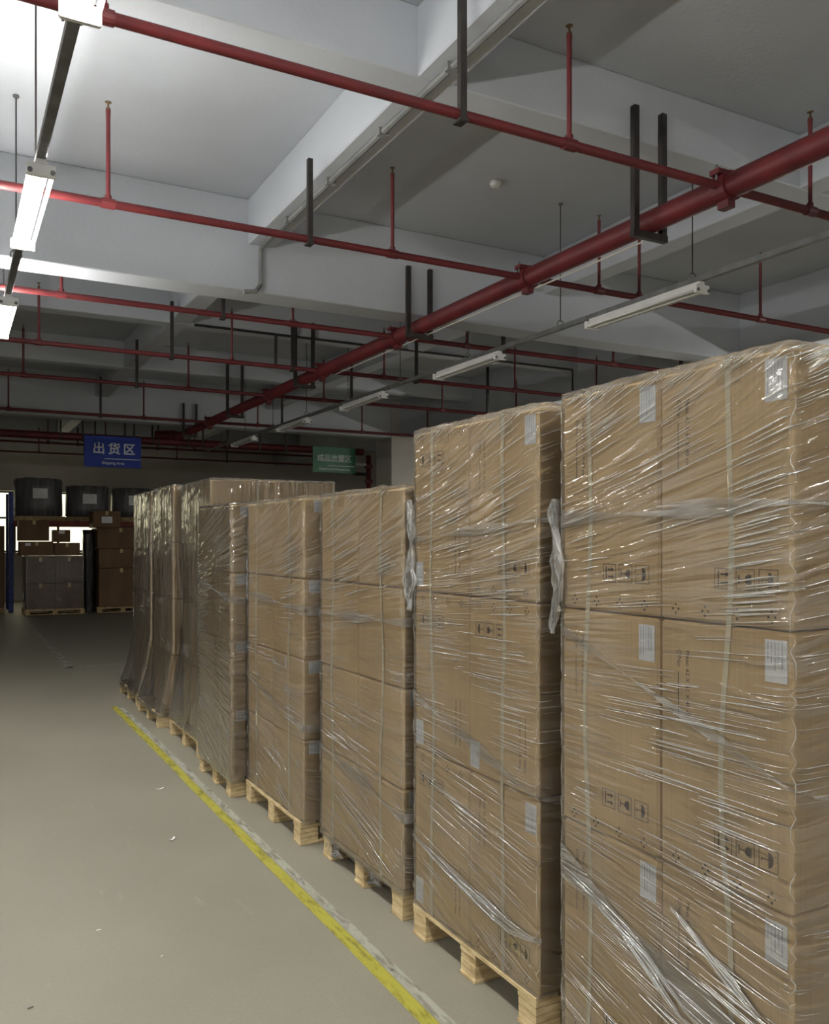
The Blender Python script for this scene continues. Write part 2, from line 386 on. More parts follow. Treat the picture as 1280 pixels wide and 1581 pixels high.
# ================================================================ LAMPS
LZ = CAMH+1.825
def batten(X, y0, lit, label, group=None):
    r = empty('fluorescent_lamp', (X, y0+.6, LZ), label, 'lamp', group)
    y1 = y0+1.22
    # spine body with sloping reflector sides
    prof = [(-.024, .055), (-.03, .03), (-.034, .0), (-.022, -.012), (0, -.03), (.022, -.012), (.034, .0), (.03, .03), (.024, .055)]
    m = MB(); base = len(m.v)
    for y in (y0, y1):
        for (dx, dz) in prof: m.v.append((X+dx, y, LZ+dz))
    n = len(prof)
    for i in range(n): m.f.append((i, (i+1) % n, n+(i+1) % n, n+i))
    m.f += [tuple(range(n)), tuple(reversed(range(n, 2*n)))]
    m.build('reflector_body', 'white_enamel', r)
    for y in (y0-.012, y1-.018):
        e = MB().box(X-.07, X+.07, y, y+.03, LZ-.035, LZ+.03); e.build('end_cap', 'white_enamel', r, bevel=.006)
    for dx in (-.052, .052):
        MB().tube([(X+dx, y0+.02, LZ-.012), (X+dx, y1-.02, LZ-.012)], .010, 12).build('tube', 'tube_lit' if lit else 'white_enamel', r, smooth=True)
        for y in (y0-.015, y1+.015):
            MB().tube([(X+dx, y-.006, LZ-.012), (X+dx, y+.006, LZ-.012)], .012, 10).build('lamp_holder', 'grey_steel', r)
    return r
lab_l = {-6.0: 'added lit twin-tube batten lamp, unseen, farthest behind the camera over the aisle', -3.35: 'lit twin-tube batten lamp behind the camera over the aisle', -.70: 'lit twin-tube batten lamp just behind the camera over the aisle',  # farthest one added to brighten the cartons' near end faces
         1.95: 'lit twin-tube batten lamp cut off by the top left edge of the photo', 4.60: 'lit twin-tube batten lamp, whole, on the left side of the photo',
         7.24: 'lit twin-tube batten lamp, farthest of the aisle row, at the left edge'}
for y, l in lab_l.items():
    batten(.4, y, True, l)
labs = ['nearest unlit grey batten lamp on the right-hand trunking', 'second unlit batten lamp along the right-hand trunking, above the second wrapped pallet',
        'third unlit batten lamp along the right-hand trunking', 'fourth unlit batten lamp on the trunking, above the green sign side', 'farthest unlit batten lamp on the trunking']
for i, l in enumerate(labs): batten(4.8, 4.5+2.6*i, False, l)
for y in (-4.2, -1.6): batten(4.8, y, True, 'added unseen lit batten lamp on the right-hand trunking behind the camera, %s one' % ('rear' if y < -3 else 'front'))  # unseen pair added to light the nearest stack's end face
def trunking(X, y0, y1, label, first, step=1.55):
    r = empty('cable_trunking', (X, y0, LZ+.08), label, 'trunking')
    MB().box(X-.022, X+.022, y0, y1, LZ+.056, LZ+.095).build('trunking_channel', 'grey_steel', r)
    y = first
    while y < y1:
        if y > y0:
            cz = ceil_z(X, y)
            MB().tube([(X, y, LZ+.13), (X, y, cz)], .005, 6).build('drop_rod', 'dark_steel', r)
            m = MB(); pts = [(X+.035*math.cos(t), y, LZ+.105+.035*math.sin(t)) for t in [i*math.pi/6-.5 for i in range(9)]]
            m.tube(pts, .006, 6); m.build('rod_clamp', 'grey_steel', r)
            MB().lathe((X, y, cz-.02), [(.012, 0), (.02, .006), (.02, .02)], 8).build('rod_anchor', 'grey_steel', r)
        y += step
    return r
for yy, l_ in ((0.2, 'first'), (3.2, 'second'), (6.2, 'third'), (9.2, 'fourth'), (12.2, 'fifth')):
    batten(10.0, yy, True, 'lit batten lamp in the bay beyond the pallet row, %s from the front' % l_)
for yy, l_ in ((-1.6, 'added unseen fill lamp left of the aisle, just behind the camera'), (2.9, 'added unseen fill lamp left of the aisle, a little ahead of the camera'),(-4.0, 'rearmost of the added unseen fill lamps left of the aisle'), (0.6, 'added unseen fill lamp left of the aisle, level with the camera'), (5.2, 'added unseen fill lamp left of the aisle, ahead of the camera')):
    batten(-4.4, yy, True, l_)  # invented row out of view, fill light for the carton fronts
trunking(4.8, -6.5, 18, 'grey lamp trunking running away above the wrapped pallets', 3.04+1.55-1.55*6)
trunking(10.0, -1, 14, 'grey lamp trunking in the bay beyond the pallet row', -.5)
trunking(-4.4, -5, 7, 'grey trunking added for the unseen fill lamps left of the aisle', -4.6)
trunking(.4, -7.2, 10.0, 'grey lamp trunking over the aisle carrying the lit lamps', -5.6, 1.5)

# ================================================================ FIRE PIPES
HP = CAMH+2.09; XM = 4.05
main = empty('main_fire_pipe', (XM, 0, HP), 'thick red fire main running away diagonally under the ceiling', 'pipe')
MB().tube([(XM, YB+.1, HP), (XM, 17.5, HP)], .074, 24).build('pipe', 'red_paint', main, smooth=True)
MB().tube([(XM+.05, 4.35, HP-.083), (XM+.05, 9.6, HP-.083)], .006, 6).build('white_cable', 'cable_white', main)
def coupling(y):
    m = MB().tube([(XM, y-.05, HP), (XM, y+.05, HP)], .088, 20)
    m.box(XM-.10, XM+.10, y-.035, y+.035, HP+.06, HP+.09); m.box(XM-.03, XM+.03, y-.04, y+.04, HP-.125, HP-.08)
    t = m.build('mechanical_tee', 'red_paint', main)
    for dx in (-.08, .08):
        b = MB().tube([(XM+dx, y, HP+.03), (XM+dx, y, HP+.12)], .008, 6).build('bolt', 'grey_steel', t)
BR = [3.61, 5.6, 7.86, 9.87, 11.9, 15.07]
for y in BR: coupling(y)
def channel(mb, x, y, z0, z1, w=.034, t=.004):       # little steel angle, vertical
    mb.box(x-w/2, x+w/2, y-t/2, y+t/2, z0, z1); mb.box(x-w/2, x-w/2+t, y, y+w, z0, z1); return mb
for (y, top, fx) in ((4.20, HB+.2, .12), (7.32, HG+.45, .12), (10.40, HB+.2, .12), (13.45, HB+.2, .12), (16.37, HG+.4, .12), (1.13, HB+.2, .12)):
    for dx in (-fx+.0, fx-.0):
        channel(MB(), XM-.03+dx, y, HP-.12, top, .04, .005).build('hanger_channel', 'dark_steel', main)
    MB().box(XM-fx-.055, XM+fx+.0, y, y+.04, HP-.125, HP-.08).build('hanger_crossbar', 'dark_steel', main)
def riser(root, x, y, z, top):
    m = MB().tube([(x, y, z), (x, y, top-.12), (x, y, top-.07)], [.0135, .0135, .016], 10)
    m.tube([(x, y, z), (x, y, z+.05)], .021, 10)
    rr = m.build('sprinkler_riser', 'red_paint', root)
    h = MB().lathe((x, y, top-.07), [(.014, 0), (.014, .012), (.007, .02), (.005, .04), (.02, .045), (.021, .049)], 10)
    h.build('sprinkler_head', 'brass', rr)
def branch(y, label, x0, x1, sprink, hang, r=.026, ztop=CAMH+2.74, z=HP, short=()):
    root = empty('branch_fire_pipe', (x0, y, z), label, 'pipe', None)
    MB().tube([(x0, y, z), (x1, y, z)], r, 14).build('pipe', 'red_paint', root, smooth=True)
    for px in sprink:
        p = on_y(px, 500, y); riser(root, p.x, y, z, ztop)
        MB().tube([(p.x-.04, y, z), (p.x+.04, y, z)], r+.006, 12).build('tee_fitting', 'red_paint', root)
    for px, tpy in hang:
        p = on_y(px, tpy, y); top = min(SLAB, p.z) if tpy > -900 else SLAB
        hb = channel(MB(), p.x, y-r-.006, z-r-.02, top)
        hh = hb.build('hanger_bar', 'dark_steel', root)
        MB().box(p.x-.024, p.x+.024, y-r-.012, y+r+.008, z-r-.016, z-r-.004).build('pipe_clamp', 'dark_steel', hh)
branch(BR[0], 'nearest red sprinkler branch pipe, crossing the photo top', -4, 9, (879, 1251, 380-220), ((711, -60),))
branch(BR[1], 'second red sprinkler branch pipe from the camera', -5, 9.5, (167, 606, 925, 987, 1174), ((477, 247),))
branch(BR[2], 'third red sprinkler branch pipe, just behind the deep girder', -6, 9.5, (95, 452, 721, 947), ((343.6, 454), (776, 505), (1050, 480)))
branch(BR[3], 'fourth red sprinkler branch pipe from the camera', -6.5, 9.5, (60, 358, 593, 795, 921), ((265, 466), (451, 499), (642, 505)))
branch(BR[4], 'fifth red sprinkler branch pipe from the camera', -7, 9.5, (36, 291, 500, 683, 797), ((211, 525), (542, 558), (752, 567)))
branch(BR[5], 'sixth red sprinkler branch pipe, in front of the second deep girder', -8, 9.5, (13, 222, 398, 559, 660), ((155, 582), (435, 607)))
YX = 17.6
cross = empty('cross_fire_main', (-8, YX, CAMH+1.97), 'thick red fire main crossing the back, behind the blue and green signs', 'pipe')
HX = CAMH+1.99
MB().tube([(-8.5, YX, HX), (8.2, YX, HX)], .075, 18).build('pipe', 'red_paint', cross, smooth=True)
MB().tube([(XM, YX, HX), (XM, YX, HP), ], .085, 14).build('joint', 'red_paint', cross, smooth=True)
MB().tube([(XM-.45, YX-.1, HP+.02), (XM-.1, YX-.1, HP+.05), (XM+.1, YX-.05, HP+.02)], .08, 10).build('valve_body', 'red_paint', cross, smooth=True)
for px in (93, 127, 146, 192, 206, 234, 243, 290, 312, 350, 400, 440):
    p = on_y(px, 650, YX); channel(MB(), p.x, YX-.08, HX-.09, SLAB if px % 2 else HG+.9, .03).build('hanger_bar', 'dark_steel', cross)
branch(19.9, 'thin red sprinkler branch pipe behind the crossing main', -8.5, 9, (74, 163, 300), ((120, 660), (243, 668)), r=.024)
branch(22.2, 'farthest thin red sprinkler branch pipe before the back wall', -8.5, 9, (60, 273), ((130, 670), (350, 690)), r=.024)
rs = empty('riser_pipe', (8.62, 18.2, 0), 'red vertical riser pipe with valve beside the column', 'pipe')
MB().tube([(8.62, 18.2, 0), (8.62, 18.2, HX)], .06, 16).build('pipe', 'red_paint', rs, smooth=True)
for z in (1.3, 2.0, 2.9, 3.25):
    MB().tube([(8.62, 18.2, z), (8.62, 18.2, z+.08)], .1, 16).build('flange', 'red_paint', rs)
vv = MB().tube([(8.62, 18.2, 3.1), (8.2, 18.1, 3.1)], .04, 10).build('valve_branch', 'dark_steel', rs)
MB().box(8.1, 8.45, 17.95, 17.98, 3.28, 3.33).build('white_tag', 'white_enamel', rs)

# ================================================================ SIGNS
def sign(name, x0, z0, w_, h_, mat, zh, en, label, sz, hang_px, wx=None, off=.018):
    Y = YX-.14
    r = empty(name, (x0, Y, z0), label, 'sign')
    MB().box(x0, x0+w_, Y, Y+.02, z0, z0+h_).build('sign_board', mat, r, bevel=.002)
    a, b = (1, 0, 0), (0, 0, 1)
    n = len(zh); step = w_*.80/n; m = MB()
    x = x0+w_/2-step*n/2+(.02 if n < 4 else 0)
    for i, ch in enumerate(zh):
        text_mb(ch, (x+step*(i+.5), Y-.002, z0+h_*.46), a, b, sz, align='CENTER', mb=m, off=off)
    m.build('chinese_lettering', 'sign_white', r)
    text_mb(en, (x0+w_/2+(0.0), Y-.002, z0+h_*.10), a, b, h_*.125, align='CENTER', off=.01, sx=1.0 if n < 4 else .78).build('english_lettering', 'sign_white', r)
    MB().box(x0+w_*.35, x0+w_-.01, Y-.002, Y-.001, z0+h_*.262, z0+h_*.285).build('rule_line', 'sign_white', r)
    for fx in (.12, .5, .88):
        MB().tube([(x0+w_*fx, Y+.01, z0+h_), (x0+w_*fx, YX-.07, HX+.08)], .004, 5).build('hanging_wire', 'dark_steel', r)
pb = on_y(130, 722, YX-.14); pt = on_y(174, 673, YX-.14); pr = on_y(218, 700, YX-.14)
sign('shipping_sign', pb.x, on_y(130, 720, YX-.14).z, pr.x-pb.x, .60, 'sign_blue', '出货区', 'Shipping Area', 'blue hanging sign with white Chinese characters above Shipping Area', .235, ())
pb = on_y(483, 730, YX-.14); pr = on_y(549, 730, YX-.14)
sign('finished_goods_sign', pb.x, on_y(515, 730, YX-.14).z, pr.x-pb.x, .56, 'sign_green', '成品放置区', 'Finished Product Placement Area', 'green hanging sign with five white Chinese characters', .168, (), off=.004)

# ================================================================ PALLETS, CARTONS, STRAPS, FILM
PALN = {1: 'nearest wrapped pallet', 2: 'second wrapped pallet', 3: 'third wrapped pallet',
        4: 'fourth wrapped pallet', 5: 'fifth wrapped pallet', 6: 'taller sixth wrapped pallet',
        7: 'seventh wrapped pallet', 8: 'farthest wrapped pallet of the row'}
PH = .12
def pallet(label, x0, x1, y0, y1, mat='wood_pale', ph=PH, decks=6):
    r = empty('wooden_pallet', (x0, y0, 0), label, 'pallet')
    z1, z2, z3, z4 = .014, ph-.034, ph-.017, ph
    bw = min(.10, (y1-y0)*.15)
    ys = [y0, (y0+y1)/2-bw/2, y1-bw]; xs = [x0, (x0+x1)/2-.05, x1-.1]
    for y in ys:
        MB().box(x0, x1, y, y+bw, 0, z1).build('bottom_board', mat, r, bevel=.002)
        for x in xs:
            b = MB(); n = 3
            for k in range(n):       # glued plies, each a little proud or back
                e = random.uniform(-.003, .003); zz0 = z1+(z2-z1)*k/n; zz1 = z1+(z2-z1)*(k+1)/n-.002
                b.box(x+.004+e, x+.1, y+.003+e, y+bw-.002+e, zz0, zz1)
            b.build('block', mat, r)
        MB().box(x0+.001, x1, y, y+bw, z2, z3).build('cross_board', mat, r, bevel=.002)
    wd = (x1-x0)/decks
    for k in range(decks):
        MB().box(x0+k*wd, x0+k*wd+wd*.82, y0, y1, z3, z4).build('deck_board', mat, r, bevel=.002)
    return r

def label_part(mb_owner, P, a, b, w_, h_, idx):
    """white sticker with fine print; P = top-left corner, a across, b down"""
    P, a, b = Vector(P), Vector(a), Vector(b); n = b.cross(a)
    m = MB(); q = [P, P+a*w_, P+a*w_+b*h_, P+b*h_]
    m.v = [tuple(p) for p in q]+[tuple(p+n*.0008) for p in q]
    m.f = [(4,5,6,7),(0,1,5,4),(1,2,6,5),(2,3,7,6),(3,0,4,7),(3,2,1,0)]
    lb = m.build('paper_label', 'label_paper', mb_owner)
    k = MB(); rnd = random.Random(idx); along_b = h_ > w_
    L, W = (h_, w_) if along_b else (w_, h_)
    for i in range(5):
        off = .12+.16*i; ln = rnd.uniform(.35, .85); th = rnd.choice((.015, .025, .035))
        for (u0, u1) in ((.06, .06+ln*.45), (.08+ln*.48, .08+ln*.9)):
            if along_b: c = [(off*W, u0*L), ((off+th)*W, u0*L), ((off+th)*W, u1*L), (off*W, u1*L)]
            else: c = [(u0*L, off*W), (u1*L, off*W), (u1*L, (off+th)*W), (u0*L, (off+th)*W)]
            s = len(k.v); k.v += [tuple(P+a*x+b*y+n*.0011) for x, y in c]; k.f.append((s, s+1, s+2, s+3))
    k.build('label_print', 'label_ink', lb)

def carton(x0, x1, y0, y1, z0, z1, label, group, style, idx, mat='cardboard'):
    """style: dict(front label 'br'..., rot, end label)"""
    g = .0022; jit = lambda a: random.uniform(-a, a)
    dx = jit(.0025); x0, x1 = x0+dx, x1+dx
    Y0, Y1, Z0, Z1 = y0+g, y1-g, z0+.001, z1-.004
    cx, cy = (x0+x1)/2, (Y0+Y1)/2
    m = MB().box(x0, x1, Y0, Y1, Z0, Z1)
    c = m.build('carton', mat, origin=(cx, cy, Z0), bevel=.0075)
    tag(c, label, 'box', group)
    W, H = Y1-Y0, Z1-Z0
    e = .0009; xf = x0-e
    rot = style.get('rot', False)
    def P(a, h):                       # a from far edge toward the near edge, h above carton bottom
        if rot: a, h = W-a, H-h
        return Vector((xf, Y1-a, Z0+h))
    sg = -1 if rot else 1
    near, down = Vector((0, -1, 0))*sg, Vector((0, 0, -1))*sg
    if style.get('print'):
        k = MB()
        text_mb('Meas: 62 X 61 X 40 cm', P(.088, H-.07), down, near, .0175, mb=k)
        text_mb('C/No:', P(.060, H-.07), down, near, .0175, mb=k)
        p = P(.062, H-.125); q = [p, p+near*.002, p+near*.002+down*.12, p+down*.12]
        s = len(k.v); k.v += [tuple(t) for t in q]; k.f.append((s, s+1, s+2, s+3))
        k.build('printed_text', 'print_ink', c)
        k2 = icons_row(P, near, down, .052)
        k2.build('handling_marks', 'print_ink', c)
        k = MB()
        for j in range(4):
            a = .055+.095*j
            if a > W-.03: break
            for (u, v) in ((0, .012), (.01, 0), (0, -.012), (-.01, 0)):
                q = P(a+u*.9, .026+v*.9)
                r_ = .0035; s0 = len(k.v)
                k.v += [tuple(q+Vector((0, -r_, -r_*.6))), tuple(q+Vector((0, r_*.6, -r_))), tuple(q+Vector((0, r_, r_*.6))), tuple(q+Vector((0, -r_*.6, r_)))]
                k.f.append((s0, s0+3, s0+2, s0+1))
        k.build('perforation_marks', 'print_ink', c)
    if style.get('front'):
        p = P(W-.068, H-.018); label_part(c, p, near, down, .058, .094, idx)
    if style.get('tagf'):
        p = P(W*.62, H+.0-.0); label_part(c, P(W*.42, H-.01), near, down, .022, .06, idx)
    if style.get('end'):
        off = style['end']
        label_part(c, Vector((x0+off, Y0-e, Z1-.006)), (1, 0, 0), (0, 0, -1), .088, .062, idx)
        if style.get('endmarks', True):
            k = MB()
            for j in range(3):
                zz = Z0+.05+.022*j; k.box(x0+.13, x0+.24+.02*(j % 2), Y0-e, Y0-e+.0003, zz, zz+.006)
            k.build('end_print', 'print_ink', c)
    if style.get('tape'):
        k = MB(); ty = Y1-W*.56
        k.box(x0-.0012, x0+.002, ty-.036, ty+.036, Z1-.055, Z1+.0008); k.box(x0, x1, ty-.036, ty+.036, Z1, Z1+.0012)
        k.build('packing_tape', 'tape', c)
    if style.get('seam'):
        k = MB(); ty = Y1-W*.5
        k.box(x0-.0006, x0+.001, ty-.001, ty+.001, Z0, Z1); k.build('board_joint', 'print_ink', c)
    c.rotation_euler = (0, 0, math.radians(jit(.25)))
    return c
def icons_row(P, near, down, s):
    """three boxed marks side by side toward the near edge; each is drawn lying on its side, its top toward the near edge"""
    k = MB(); up = -down
    for i in range(3):
        o = P(.178+i*s*1.22, .082)
        def pt(x, y): return o + near*(x*s) + up*(y*s*.95)
        def poly(pts):
            b0 = len(k.v); k.v += [tuple(pt(x, y)) for x, y in pts]; k.f.append(tuple(range(b0, b0+len(pts))))
        def rect(x0, y0, x1, y1): poly([(x0, y0), (x1, y0), (x1, y1), (x0, y1)])
        t = .035
        rect(0, 0, 1, t); rect(0, 1-t, 1, 1); rect(0, 0, t, 1); rect(1-t, 0, 1, 1)
        if i == 0:
            for q in (.3, .7):
                rect(.36, q-.045, .68, q+.045); poly([(.64, q-.13), (.86, q), (.64, q+.13)])
            rect(.2, .14, .28, .86)
        elif i == 1:
            rect(.14, .3, .2, .7); rect(.2, .475, .5, .525)
            poly([(.84, .28), (.84, .72), (.66, .74), (.52, .64), (.46, .5), (.52, .36), (.66, .26)])
        else:
            poly([(.5+.26*math.sin(t_), .5-.36*math.cos(t_)) for t_ in [math.pi*q/10 for q in range(11)]])
            rect(.18, .48, .52, .52); poly([(.18, .52), (.18, .4), (.13, .4), (.13, .54)])
            for (x, y) in ((.86, .25), (.9, .5), (.86, .75)): rect(x-.03, y-.015, x+.03, y+.015)
    return k

def strap(x0, x1, y, z0, z1, label, seed, w_=.015):
    """flat strapping band round the stack, slightly wavy and twisted on the face"""
    rnd = random.Random(seed); n = 46; P = []
    def row(p, half): P.append([p-half, p+half])
    ph1, ph2 = rnd.uniform(0, 6), rnd.uniform(0, 6)
    for i in range(n+1):
        t = i/n; z = z1+.004-(z1-z0+.004)*t
        wob = .014*math.sin(3.1*t*math.pi+ph1)*math.sin(math.pi*t) + .006*math.sin(9*t+ph2)*math.sin(math.pi*t)
        tw = math.sin(7.5*t+ph2)**8*1.1                        # places where the band turns edge-on
        half = Vector((-.5*w_*math.sin(tw)*.5, .5*w_*math.cos(tw), 0))
        row(Vector((x0-.0035-abs(half.x)*.5, y+wob, z)), half)
    h = Vector((0, .5*w_, 0))
    row(Vector((x0, y, z0-.002)), h); row(Vector((x1+.004, y, z0-.002)), h); row(Vector((x1+.004, y, z1+.004)), h); row(Vector((x0+.0, y, z1+.005)), h)
    row(Vector((x0-.006, y, z1+.004)), h)
    m = MB().grid(P); o = m.build('strapping_band', 'strap', origin=(x0, y, z0))
    md = o.modifiers.new('thickness', 'SOLIDIFY'); md.thickness = .0008
    return tag(o, label, 'strap')

def film(pid, bx, pl, z0, z1, seed, flare=.0, nstr=100, tails=(), bands=(), ropes=(), clusters=(), mat='stretch_film', step=.022, amp=1.0, vert=False, label=None):
    """stretch film sleeve round the cartons bx=(x0,x1,y0,y1), from z0 to z1, spreading to the pallet outline pl below z0+flare"""
    rnd = random.Random(seed); so = Vector((seed*3.7, seed*1.9, 0))
    x0, x1, y0, y1 = bx; px0, px1, py0, py1 = pl
    LX, LY = x1-x0, y1-y0; per = 2*(LX+LY); half_front = LX+LY/2
    def base(s, q):                     # s from back far corner; q = 0 carton outline .. 1 pallet outline
        a0, a1, b0, b1 = x0+(px0-x0)*q, x1+(px1-x1)*q, y0+(py0-y0)*q, y1+(py1-y1)*q
        s = s % per
        if s < LX: f = s/LX; return Vector((a1+(a0-a1)*f, b1, 0)), Vector((0, 1, 0)), min(s, LX-s)
        s -= LX
        if s < LY: f = s/LY; return Vector((a0, b1+(b0-b1)*f, 0)), Vector((-1, 0, 0)), min(s, LY-s)
        s -= LY
        if s < LX: f = s/LX; return Vector((a0+(a1-a0)*f, b0, 0)), Vector((0, -1, 0)), min(s, LX-s)
        s -= LX; f = s/LY; return Vector((a1, b0+(b1-b0)*f, 0)), Vector((1, 0, 0)), min(s, LY-s)
    zr = z1-z0
    def tilt(z):
        h = (z-z0)/zr
        if h > .62: return .04+.95*(h-.62)
        if h > .45: return .0+.04*(h-.45)/.17
        return -.75*(.45-h)
    def vcoord(s, z):
        wv = s-half_front
        return z - tilt(z)*wv + .05*noise.noise(Vector((s*1.3, z*1.8, 3))+so)
    def pos(s, z, extra=0.0):
        q = 0
        if flare > 0: q = max(0.0, 1-(z-z0)/flare)**1.5
        p, n, e = base(s, q)
        v = vcoord(s, z)
        d = .0085+.0028*noise.noise(Vector((s*2.2, v*16, 1))+so)*amp+.0012*noise.noise(Vector((s*5, v*45, 2))+so)*amp
        if e < .02: d += .001*noise.noise(Vector((s*6, z*34, 5))+so)
        if flare > 0: d += .014*q*noise.noise(Vector((s*9, z*2.5, 7))+so)+.01*abs(noise.noise(Vector((s*5, z*1.2, 8))+so))
        cr = max(0, 1-e/.012)
        d -= .002*cr
        p = p+n*(d+extra); p.z = z
        return p
    ns = int(per/step); nz = int(zr/step); SS = []
    corners = [0, LX, LX+LY, 2*LX+LY]
    ss = sorted(set([round(per*i/ns, 4) for i in range(ns)]+[round(c+o, 4) % per for c in corners for o in (0.0, .006, -.006)]))
    rows, uvs = [], []
    zs = [z0+zr*j/nz for j in range(nz+1)]
    for j, z in enumerate(zs):
        row, ur = [], []
        for s in ss:
            zz = z
            if j < 4: zz = z+(.02*noise.noise(Vector((s*4, 0, 9))+so))*(1-j/4)
            row.append(pos(s, zz)); ur.append((z*.5, s*.55) if vert else (s, vcoord(s, zz)))
        rows.append(row); uvs.append(ur)
    for ins, up in ((0, .006), (.018, .014), (.05, .010), (.11, .006), (.17, .004)):
        row, ur = [], []
        for s in ss:
            p = pos(s, z1); c = Vector(((x0+x1)/2, (y0+y1)/2, 0)); k = 1-ins/(min(LX, LY)/2)
            p2 = Vector((c.x+(p.x-c.x)*k, c.y+(p.y-c.y)*k, z1+up+.010*abs(noise.noise(Vector((p.x*12, p.y*12, 4))+so))))
            row.append(p2); ur.append((s, z1+ins+.3*noise.noise(Vector((s*3, ins*9, 0)))))
        rows.append(row); uvs.append(ur)
    m = MB(); m.grid(rows, True, uvs)
    fo = m.build('stretch_wrap', mat, origin=(x0, y0, z0), smooth=True)
    tag(fo, label or ('clear glossy stretch film wrapped around the cartons of the %s' % PALN[pid]), 'film')
    WORLD[fo.name] = Vector((x0, y0, z0))
    # gathered strands: thin rope-like creases following the wrap direction
    sm = MB()
    def strand(s, z, ln, r, ex=.0015):
        pts = []; n = max(4, int(ln/.05)); d = ln/n
        for i in range(n+1):
            pts.append(pos(s, z, ex)); z += tilt(z)*d + .0015*rnd.uniform(-1, 1); s += d
            if not (z0+.01 < z < z1+.002): break
        if len(pts) > 2:
            rr = [r*(.25+.75*math.sin(math.pi*(i+.4)/(len(pts)-.2))) for i in range(len(pts))]
            sm.tube(pts, rr, 4, cap=False)
    k = 0
    while k < nstr:
        onf = rnd.random() < .8
        s = (LX+rnd.uniform(0, LY)) if onf else (LX+LY+rnd.uniform(.0, min(.3, LX)))
        z = rnd.uniform(z0+.05, z1-.02); ln0 = rnd.uniform(.05, .30)
        for q in range(rnd.choice((1, 2, 3, 5, 7))):
            strand(s+rnd.uniform(-.04, .04), z+q*rnd.uniform(.006, .02), ln0*rnd.uniform(.5, 1.2), rnd.choice((.0005, .0006, .0008, .0012))); k += 1
    for (a0, a1, za, zb_, cnt, l0, l1, r0) in clusters:   # bunches of thicker pale creases standing in for glare streaks
        for q in range(cnt):
            strand(LX+rnd.uniform(a0, a1), rnd.uniform(za, zb_), rnd.uniform(l0, l1), r0*rnd.uniform(.6, 1.3), .003)
    for q in range(int(nstr*.3)):        # folded-over top edge
        s = LX+rnd.uniform(-.02, LY+.1); strand(s, z1-abs(rnd.gauss(0, .018))-.002, rnd.uniform(.03, .16), rnd.choice((.0008, .0012, .0018)), .002+.004*rnd.random())
    for c in (LX, LX+LY):                # film bunched into beads down the corners
        z = z0+.06
        while z < z1-.04:
            ln = min(rnd.uniform(.02, .12), z1-.008-z)
            pts = [pos(c+.0008*rnd.uniform(-1, 1), z+ln*i/4, .0006) for i in range(5)]
            sm.tube(pts, [.0003, .0008, .0012, .0008, .0003], 4, cap=False); z += ln+rnd.uniform(.0, .03)
    so_ = sm.build('film_creases', 'film_strand', fo, smooth=True); so_['kind'] = 'stuff'
    so_['label'] = 'thin creases where the film is drawn tight, whitened and bunched to imitate glare'
    for (za, zb, wd, ex) in bands:       # denser overlap bands: heights at the far and near end of the front face
        P, U = [], []
        for rr_ in range(4):
            row, ur = [], []
            for i in range(41):
                s = LX-.05+(LY+.25)*i/40; f = min(1.1, max(-.1, (s-LX)/LY)); z = za+(zb-za)*f + wd*(rr_/3-.5)*(.6+.4*math.sin(i*.3+seed))
                row.append(pos(s, z, ex)); ur.append((s, z*1.5))
            P.append(row); U.append(ur)
        bm_ = MB(); bm_.grid(P, False, U); bm_.build('overlap_band', 'stretch_film_heavy', fo, smooth=True)
    for (pts_, r) in ropes:              # rolled film edges: (distance from the far corner along the face, z)
        pts = []
        for i in range(len(pts_)-1):
            for t in range(8):
                f = t/8; pts.append((pts_[i][0]+(pts_[i+1][0]-pts_[i][0])*f, pts_[i][1]+(pts_[i+1][1]-pts_[i][1])*f))
        pts.append(pts_[-1])
        rm = MB()
        for q in range(16):
            u = rnd.uniform(-1, 1); i0 = rnd.randint(0, len(pts)//2); i1 = rnd.randint(i0+4, len(pts)); f1, f2 = rnd.uniform(.1, .5), rnd.uniform(0, 6)
            sub = list(enumerate(pts))[i0:i1]
            pp = [pos(LX+a, z+r*(u*(.35+.9*math.sin(math.pi*i/len(pts)))+.15*math.sin(i*f1+f2)), .002+.002*rnd.random()) for i, (a, z) in sub]
            rr0 = rnd.choice((.0007, .001, .0016, .0022))
            rm.tube(pp, [rr0*(.2+math.sin(math.pi*(k+.3)/(len(pp)))) for k in range(len(pp))], 4, cap=False)
        P, U = [], []
        for e in (-1, 0, 1):
            P.append([pos(LX+a, z+e*r*(.3+.8*math.sin(math.pi*i/len(pts))), .0035) for i, (a, z) in enumerate(pts)]); U.append([(a, e*r) for a, z in pts])
        bb_ = MB(); bb_.grid(P, False, U); bb_.build('overlap_band', 'stretch_film_heavy', fo, smooth=True)
        rm.build('rolled_edge', 'film_strand', fo, smooth=True)
    for (tx, ty, tz0, tz1, wd) in tails:  # loose crumpled film hanging in the gap
        P, U = [], []; nn = 60; c = 14
        for i in range(nn+1):
            f = i/nn; z = tz1+(tz0-tz1)*f; ww = wd*(.1+1.1*min(f/.7, (1.02-f)/.3))*(.75+.7*noise.noise(Vector((f*6, seed, 0))))
            row, ur = [], []
            for j in range(c+1):
                g = j/c-.5
                row.append(Vector((tx+.018*noise.noise(Vector((f*5, g*9, seed)))+.008*math.cos(j*2.1+f*3), ty+.012*math.sin(f*7+seed)+g*ww+.010*noise.noise(Vector((f*9, g*6, seed+3))), z+.01*noise.noise(Vector((f*5, g*14, seed+6))))))
                ur.append((z, ty+g*.4))
            P.append(row); U.append(ur)
        tm = MB(); tm.grid(P, False, U); tm.build('loose_film_tail', 'crumpled_film', fo)
    return fo

